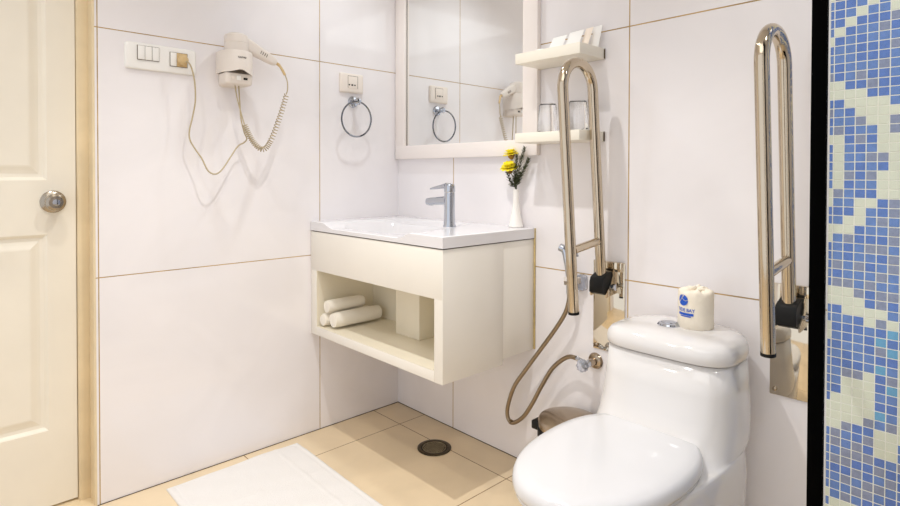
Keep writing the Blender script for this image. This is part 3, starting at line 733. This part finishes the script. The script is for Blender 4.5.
bmesh.ops.remove_doubles(b_, verts=b_.verts, dist=1e-5)
wrapbm(b_, A0 - .16, .0765); part('round_emblem', b_, 'blue', TP, 'blue round printed emblem', smooth=False)

# ------------------------------------------------------------------ bidet sprayer, valve, bin
SV = thing('shutoff_valve', 'chrome wall valve with clear knob left of the toilet', 'valve', (1.059, 0, .450))
bm = B(); lathe(bm, [(0, .0006), (.026, .0006), (.027, .004), (.023, .010), (.013, .013), (.012, .045), (0, .045)], (1.059, 0, .450), (0, -1, 0), 32, False, False); part('rosette', bm, 'brushed', SV)
bm = B(); tube(bm, [(1.059, -.040, .450), (1.059, -.062, .450)], .0115, 20); tube(bm, [(1.056, -.052, .450), (1.018, -.052, .459)], [.0085, .0078], 16); part('valve_body', bm, 'chrome', SV)
bm = B(); K = 24; loops = []
for y_, r in ((-.062, .010), (-.065, .018), (-.078, .0195), (-.085, .017), (-.088, .011)):
    loops.append([(1.056 + (r + .0014 * math.cos(a * 8)) * math.cos(a), y_, .449 + (r + .0014 * math.cos(a * 8)) * math.sin(a)) for a in [2 * PI * k / 48 for k in range(48)]])
loft(bm, loops); part('knob', bm, 'clear', SV, 'clear fluted plastic knob')

BS = thing('bidet_sprayer', 'hand bidet sprayer with looping steel hose, behind the left grab bar', 'sprayer', (.97, -.05, .60))
hp = catmull([(1.017, -.052, .4595), (.988, -.050, .457), (.955, -.05, .436), (.915, -.05, .395), (.872, -.05, .325), (.835, -.05, .258), (.795, -.05, .197), (.752, -.05, .160), (.728, -.05, .157), (.716, -.05, .180), (.722, -.05, .222), (.750, -.05, .293), (.805, -.05, .370), (.865, -.05, .450), (.925, -.05, .530), (.968, -.05, .595), (.984, -.05, .640), (.986, -.05, .67)], 14)
bm = B(); tube(bm, hp, [.0072 + .0004 * (i % 2) for i in range(len(hp))], 12); part('hose', bm, 'hose', BS)
bm = B(); tube(bm, catmull([(.986, -.05, .668), (.984, -.05, .72), (.976, -.05, .775), (.970, -.05, .803), (.962, -.051, .818)], 6), [.0095] * 12 + [.011] * 13, 16)
lathe(bm, [(0, 0), (.0125, 0), (.0135, .004), (.0135, .016), (0, .017)], (.967, -.051, .816), (-.9, -.1, .25), 20, False, False); part('spray_head', bm, 'chrome', BS)
bm = B(); tube(bm, [(.730, -.05, .1565), (.738, -.05, .1560)], .0092, 14); part('hose_clip', bm, 'hose', BS)
SH = thing('sprayer_holder', 'small clear plastic wall holder beside the left grab bar hinge', 'holder', (1.005, 0, .70))
bm = B(); loops = [[(1.008 + a, y_, .703 + b) for a, b in rrect(.017 - i_, .027 - i_, .012)] for y_, i_ in ((-.0006, 0), (-.014, 0), (-.018, .004))]
loft(bm, loops); part('back_plate', bm, 'clear', SH)
bm = B()
cc = [Vector((.986, -.05, .712)) + Vector((.0145 * math.cos(a), .0145 * math.sin(a), 0)) for a in [math.radians(d_) for d_ in range(-150, 151, 12)]]
loops = [[p + Vector((0, 0, -.012)) for p in cc], [p + Vector((0, 0, .012)) for p in cc]]
for p0_, p1_ in zip(cc, cc[1:]):
    c0 = Vector((.986, -.05, .712)); q0 = c0 + (p0_ - c0) * 1.2; q1 = c0 + (p1_ - c0) * 1.2
    loft(bm, [[p0_ + Vector((0, 0, z)), p1_ + Vector((0, 0, z)), q1 + Vector((0, 0, z)), q0 + Vector((0, 0, z))] for z in (-.013, .013)])
bmesh.ops.remove_doubles(bm, verts=bm.verts, dist=1e-5)
box(bm, .994, 1.010, -.040, -.017, .702, .722, .001); part('cradle', bm, 'pl_beige', SH)

BX, BY = 1.035, -.118
PB = thing('pedal_bin', 'small round steel pedal bin between the wall and toilet', 'bin', (BX, BY, 0))
bm = B(); lathe(bm, [(0, .0005), (.093, .0005), (.095, .006), (.095, .018), (.092, .020), (.092, .225), (0, .225)], (BX, BY, 0), (0, 0, 1), 48, False, False); part('drum', bm, 'brushed', PB)
bm = B(); lathe(bm, [(.093, .222), (.1, .225), (.1, .252), (.096, .256), (0, .256)], (BX, BY, 0), (0, 0, 1), 48, False, False); box(bm, BX - .118, BX - .09, BY - .045, BY + .03, .228, .256, .004); part('rim', bm, 'black', PB, 'black plastic rim')
bm = B(); lathe(bm, [(.0, .257), (.097, .257), (.098, .262), (.098, .276), (.094, .284), (.07, .293), (.035, .298), (0, .299)], (BX, BY, 0), (0, 0, 1), 48, False, False); part('lid', bm, 'brushed', PB)

# ------------------------------------------------------------------ floor items
DX, DY = .450, -.174
FD = thing('floor_drain', 'round tarnished metal floor drain grate', 'drain', (DX, DY, 0))
bm = B(); lathe(bm, [(.066, .0004), (.066, .003), (.063, .0045), (.053, .0045), (.051, .002), (.051, .0004)], (DX, DY, 0), (0, 0, 1), 48, False, False); part('outer_ring', bm, 'drain_rim', FD)
bm = B(); lathe(bm, [(0, .0006), (.0515, .0006), (.0515, .0012), (0, .0012)], (DX, DY, 0), (0, 0, 1), 40, False, False); part('sump', bm, 'hole', FD)
bm = B(); lathe(bm, [(.046, .0013), (.046, .004), (.0435, .004), (.0435, .0013)], (DX, DY, 0), (0, 0, 1), 40, False, False)
for i in range(-6, 7):
    for j in range(-6, 7):
        x_, y_ = i * .0066 + (j % 2) * .0033, j * .0062
        if x_ * x_ + y_ * y_ < .041 ** 2:
            lathe(bm, [(0, .0013), (.0021, .0013), (.0021, .0036), (.0013, .0042), (0, .0042)], (DX + x_, DY + y_, 0), (0, 0, 1), 6, False, False)
part('grate', bm, 'drain', FD, ang=30, stuff=True)

bm = B(); NX, NY = 120, 90; xa, xb_, ya_, yb_ = .052, .80, -1.033, -.548
def mz(u, v):
    x_ = xa + (xb_ - xa) * u; y_ = ya_ + (yb_ - ya_) * v
    z = .0075
    z += .0013 * math.exp(-((v - .80) / .012) ** 2) + .0010 * math.exp(-((u - .30 - .05 * v) / .012) ** 2) + .0008 * math.exp(-((u - .62) / .014) ** 2)
    z += .0012 * math.sin(x_ * 21 + y_ * 9) * math.sin(y_ * 17 + 1) + .0006 * math.sin(x_ * 60 - y_ * 33)
    e = min(u * (xb_ - xa), (1 - u) * (xb_ - xa), v * (yb_ - ya_), (1 - v) * (yb_ - ya_))
    if .018 < e < .022: z -= .0012
    return z * min(1, .35 + (e / .006) ** .5 * .65 if e < .006 else 1)
def mp(u, v):
    x_ = xa + (xb_ - xa) * u; y_ = ya_ + (yb_ - ya_) * v
    return (x_ + .003 * math.sin(v * 7), y_ + .003 * math.sin(u * 6 + 1) + (-.004 * u), mz(u, v))
g = [[bm.verts.new(mp(i / NX, j / NY)) for j in range(NY + 1)] for i in range(NX + 1)]
for i in range(NX):
    for j in range(NY): bm.faces.new((g[i][j], g[i + 1][j], g[i + 1][j + 1], g[i][j + 1]))
rim = [g[i][0] for i in range(NX + 1)] + [g[NX][j] for j in range(1, NY + 1)] + [g[i][NY] for i in range(NX - 1, -1, -1)] + [g[0][j] for j in range(NY - 1, 0, -1)]
bot = [bm.verts.new((v.co.x, v.co.y, .0006)) for v in rim]
for a in range(len(rim)):
    b = (a + 1) % len(rim); bm.faces.new((rim[b], rim[a], bot[a], bot[b]))
bm.faces.new(bot)
single('bath_mat', bm, 'mat_', 'white cotton bath mat lying flat on the tiled floor', 'bath mat', (.42, -.79, .0006), ang=60)

# shower screen: black upright and clear pane
PY_ = -.75
SS = thing('shower_screen', 'clear glass shower screen with a tall black edge upright, in front of the blue mosaic', 'shower screen', (2.3, PY_, 0))
bm = B(); box(bm, 1.8635, 1.8815, PY_, PY_ + .010, .001, CEIL - .001, .0006); part('black_upright', bm, 'blackm', SS, 'tall black upright')
bm = B(); box(bm, 1.8800, 2.95, PY_ + .002, PY_ + .008, .012, CEIL - .012); part('pane', bm, 'pane', SS, 'clear glass pane', smooth=False)

# ------------------------------------------------------------------ lights
def spot(name, loc, energy, col, target=None, size=150, blend=.4, rad=.02):
    l = bpy.data.lights.new(name, 'SPOT'); l.energy = energy; l.color = col; l.spot_size = math.radians(size); l.spot_blend = blend; l.shadow_soft_size = rad
    o = bpy.data.objects.new(name, l); COL.objects.link(o); o.location = loc
    d_ = (Vector(target) - Vector(loc)) if target else Vector((0, 0, -1))
    o.rotation_euler = d_.to_track_quat('-Z', 'Y').to_euler(); return o
spot('downlight_room', (1.0, -.885, CEIL - .02), 48, (1, .985, .965), size=104, blend=1)
spot('downlight_basin', (.42, -.38, CEIL - .02), 14, (.90, .96, 1.0), size=118, blend=1, rad=.03)
spot('downlight_door', (.6, -1.45, CEIL - .02), 20, (1, .97, .92), size=104, blend=1, rad=.04)
spot('downlight_shower', (2.3, -.40, CEIL - .02), 15, (1, .98, .95), size=130, blend=.9, rad=.05)
l = bpy.data.lights.new('ceiling_fill', 'AREA'); l.shape = 'RECTANGLE'; l.size = 1.5; l.size_y = 1.2; l.energy = 6; l.color = (.95, .98, 1)  # added soft fill light, not a fixture of the room
o = bpy.data.objects.new('ceiling_fill', l); COL.objects.link(o); o.location = (1.9, -1.6, CEIL - .01)
w = bpy.data.worlds.new('world'); SC.world = w; w.use_nodes = True
w.node_tree.nodes['Background'].inputs[0].default_value = (.96, .97, 1, 1); w.node_tree.nodes['Background'].inputs[1].default_value = .75

# ------------------------------------------------------------------ camera
yaw, pitch, roll = math.radians(46.68161644), math.radians(.82086607), math.radians(.12754592)
Fv = Vector((-math.sin(yaw) * math.cos(pitch), math.cos(yaw) * math.cos(pitch), -math.sin(pitch)))
Rv = Vector((math.cos(yaw), math.sin(yaw), 0)); Uv = Rv.cross(Fv)
R2 = Rv * math.cos(roll) + Uv * math.sin(roll); U2 = -Rv * math.sin(roll) + Uv * math.cos(roll)
cam = bpy.data.cameras.new('camera'); co = bpy.data.objects.new('camera', cam); COL.objects.link(co)
mm = Matrix((R2, U2, -Fv)).transposed().to_4x4(); mm.translation = Vector((2.09203194, -1.64159343, 1.06712789)); co.matrix_world = mm
cam.sensor_width = 36; cam.lens = 569.0848514 / 900 * 36; cam.shift_x = 0; cam.shift_y = (182.164648 - 253) / 900; cam.clip_start = .02
SC.camera = co
SC.view_settings.view_transform = 'Standard'; SC.view_settings.look = 'None'; SC.view_settings.gamma = 1; SC.view_settings.exposure = .54
SC.cycles.max_bounces = 12; SC.cycles.diffuse_bounces = 6; SC.cycles.glossy_bounces = 6; SC.cycles.transmission_bounces = 8
SC.cycles.sample_clamp_indirect = 6; SC.cycles.caustics_reflective = True
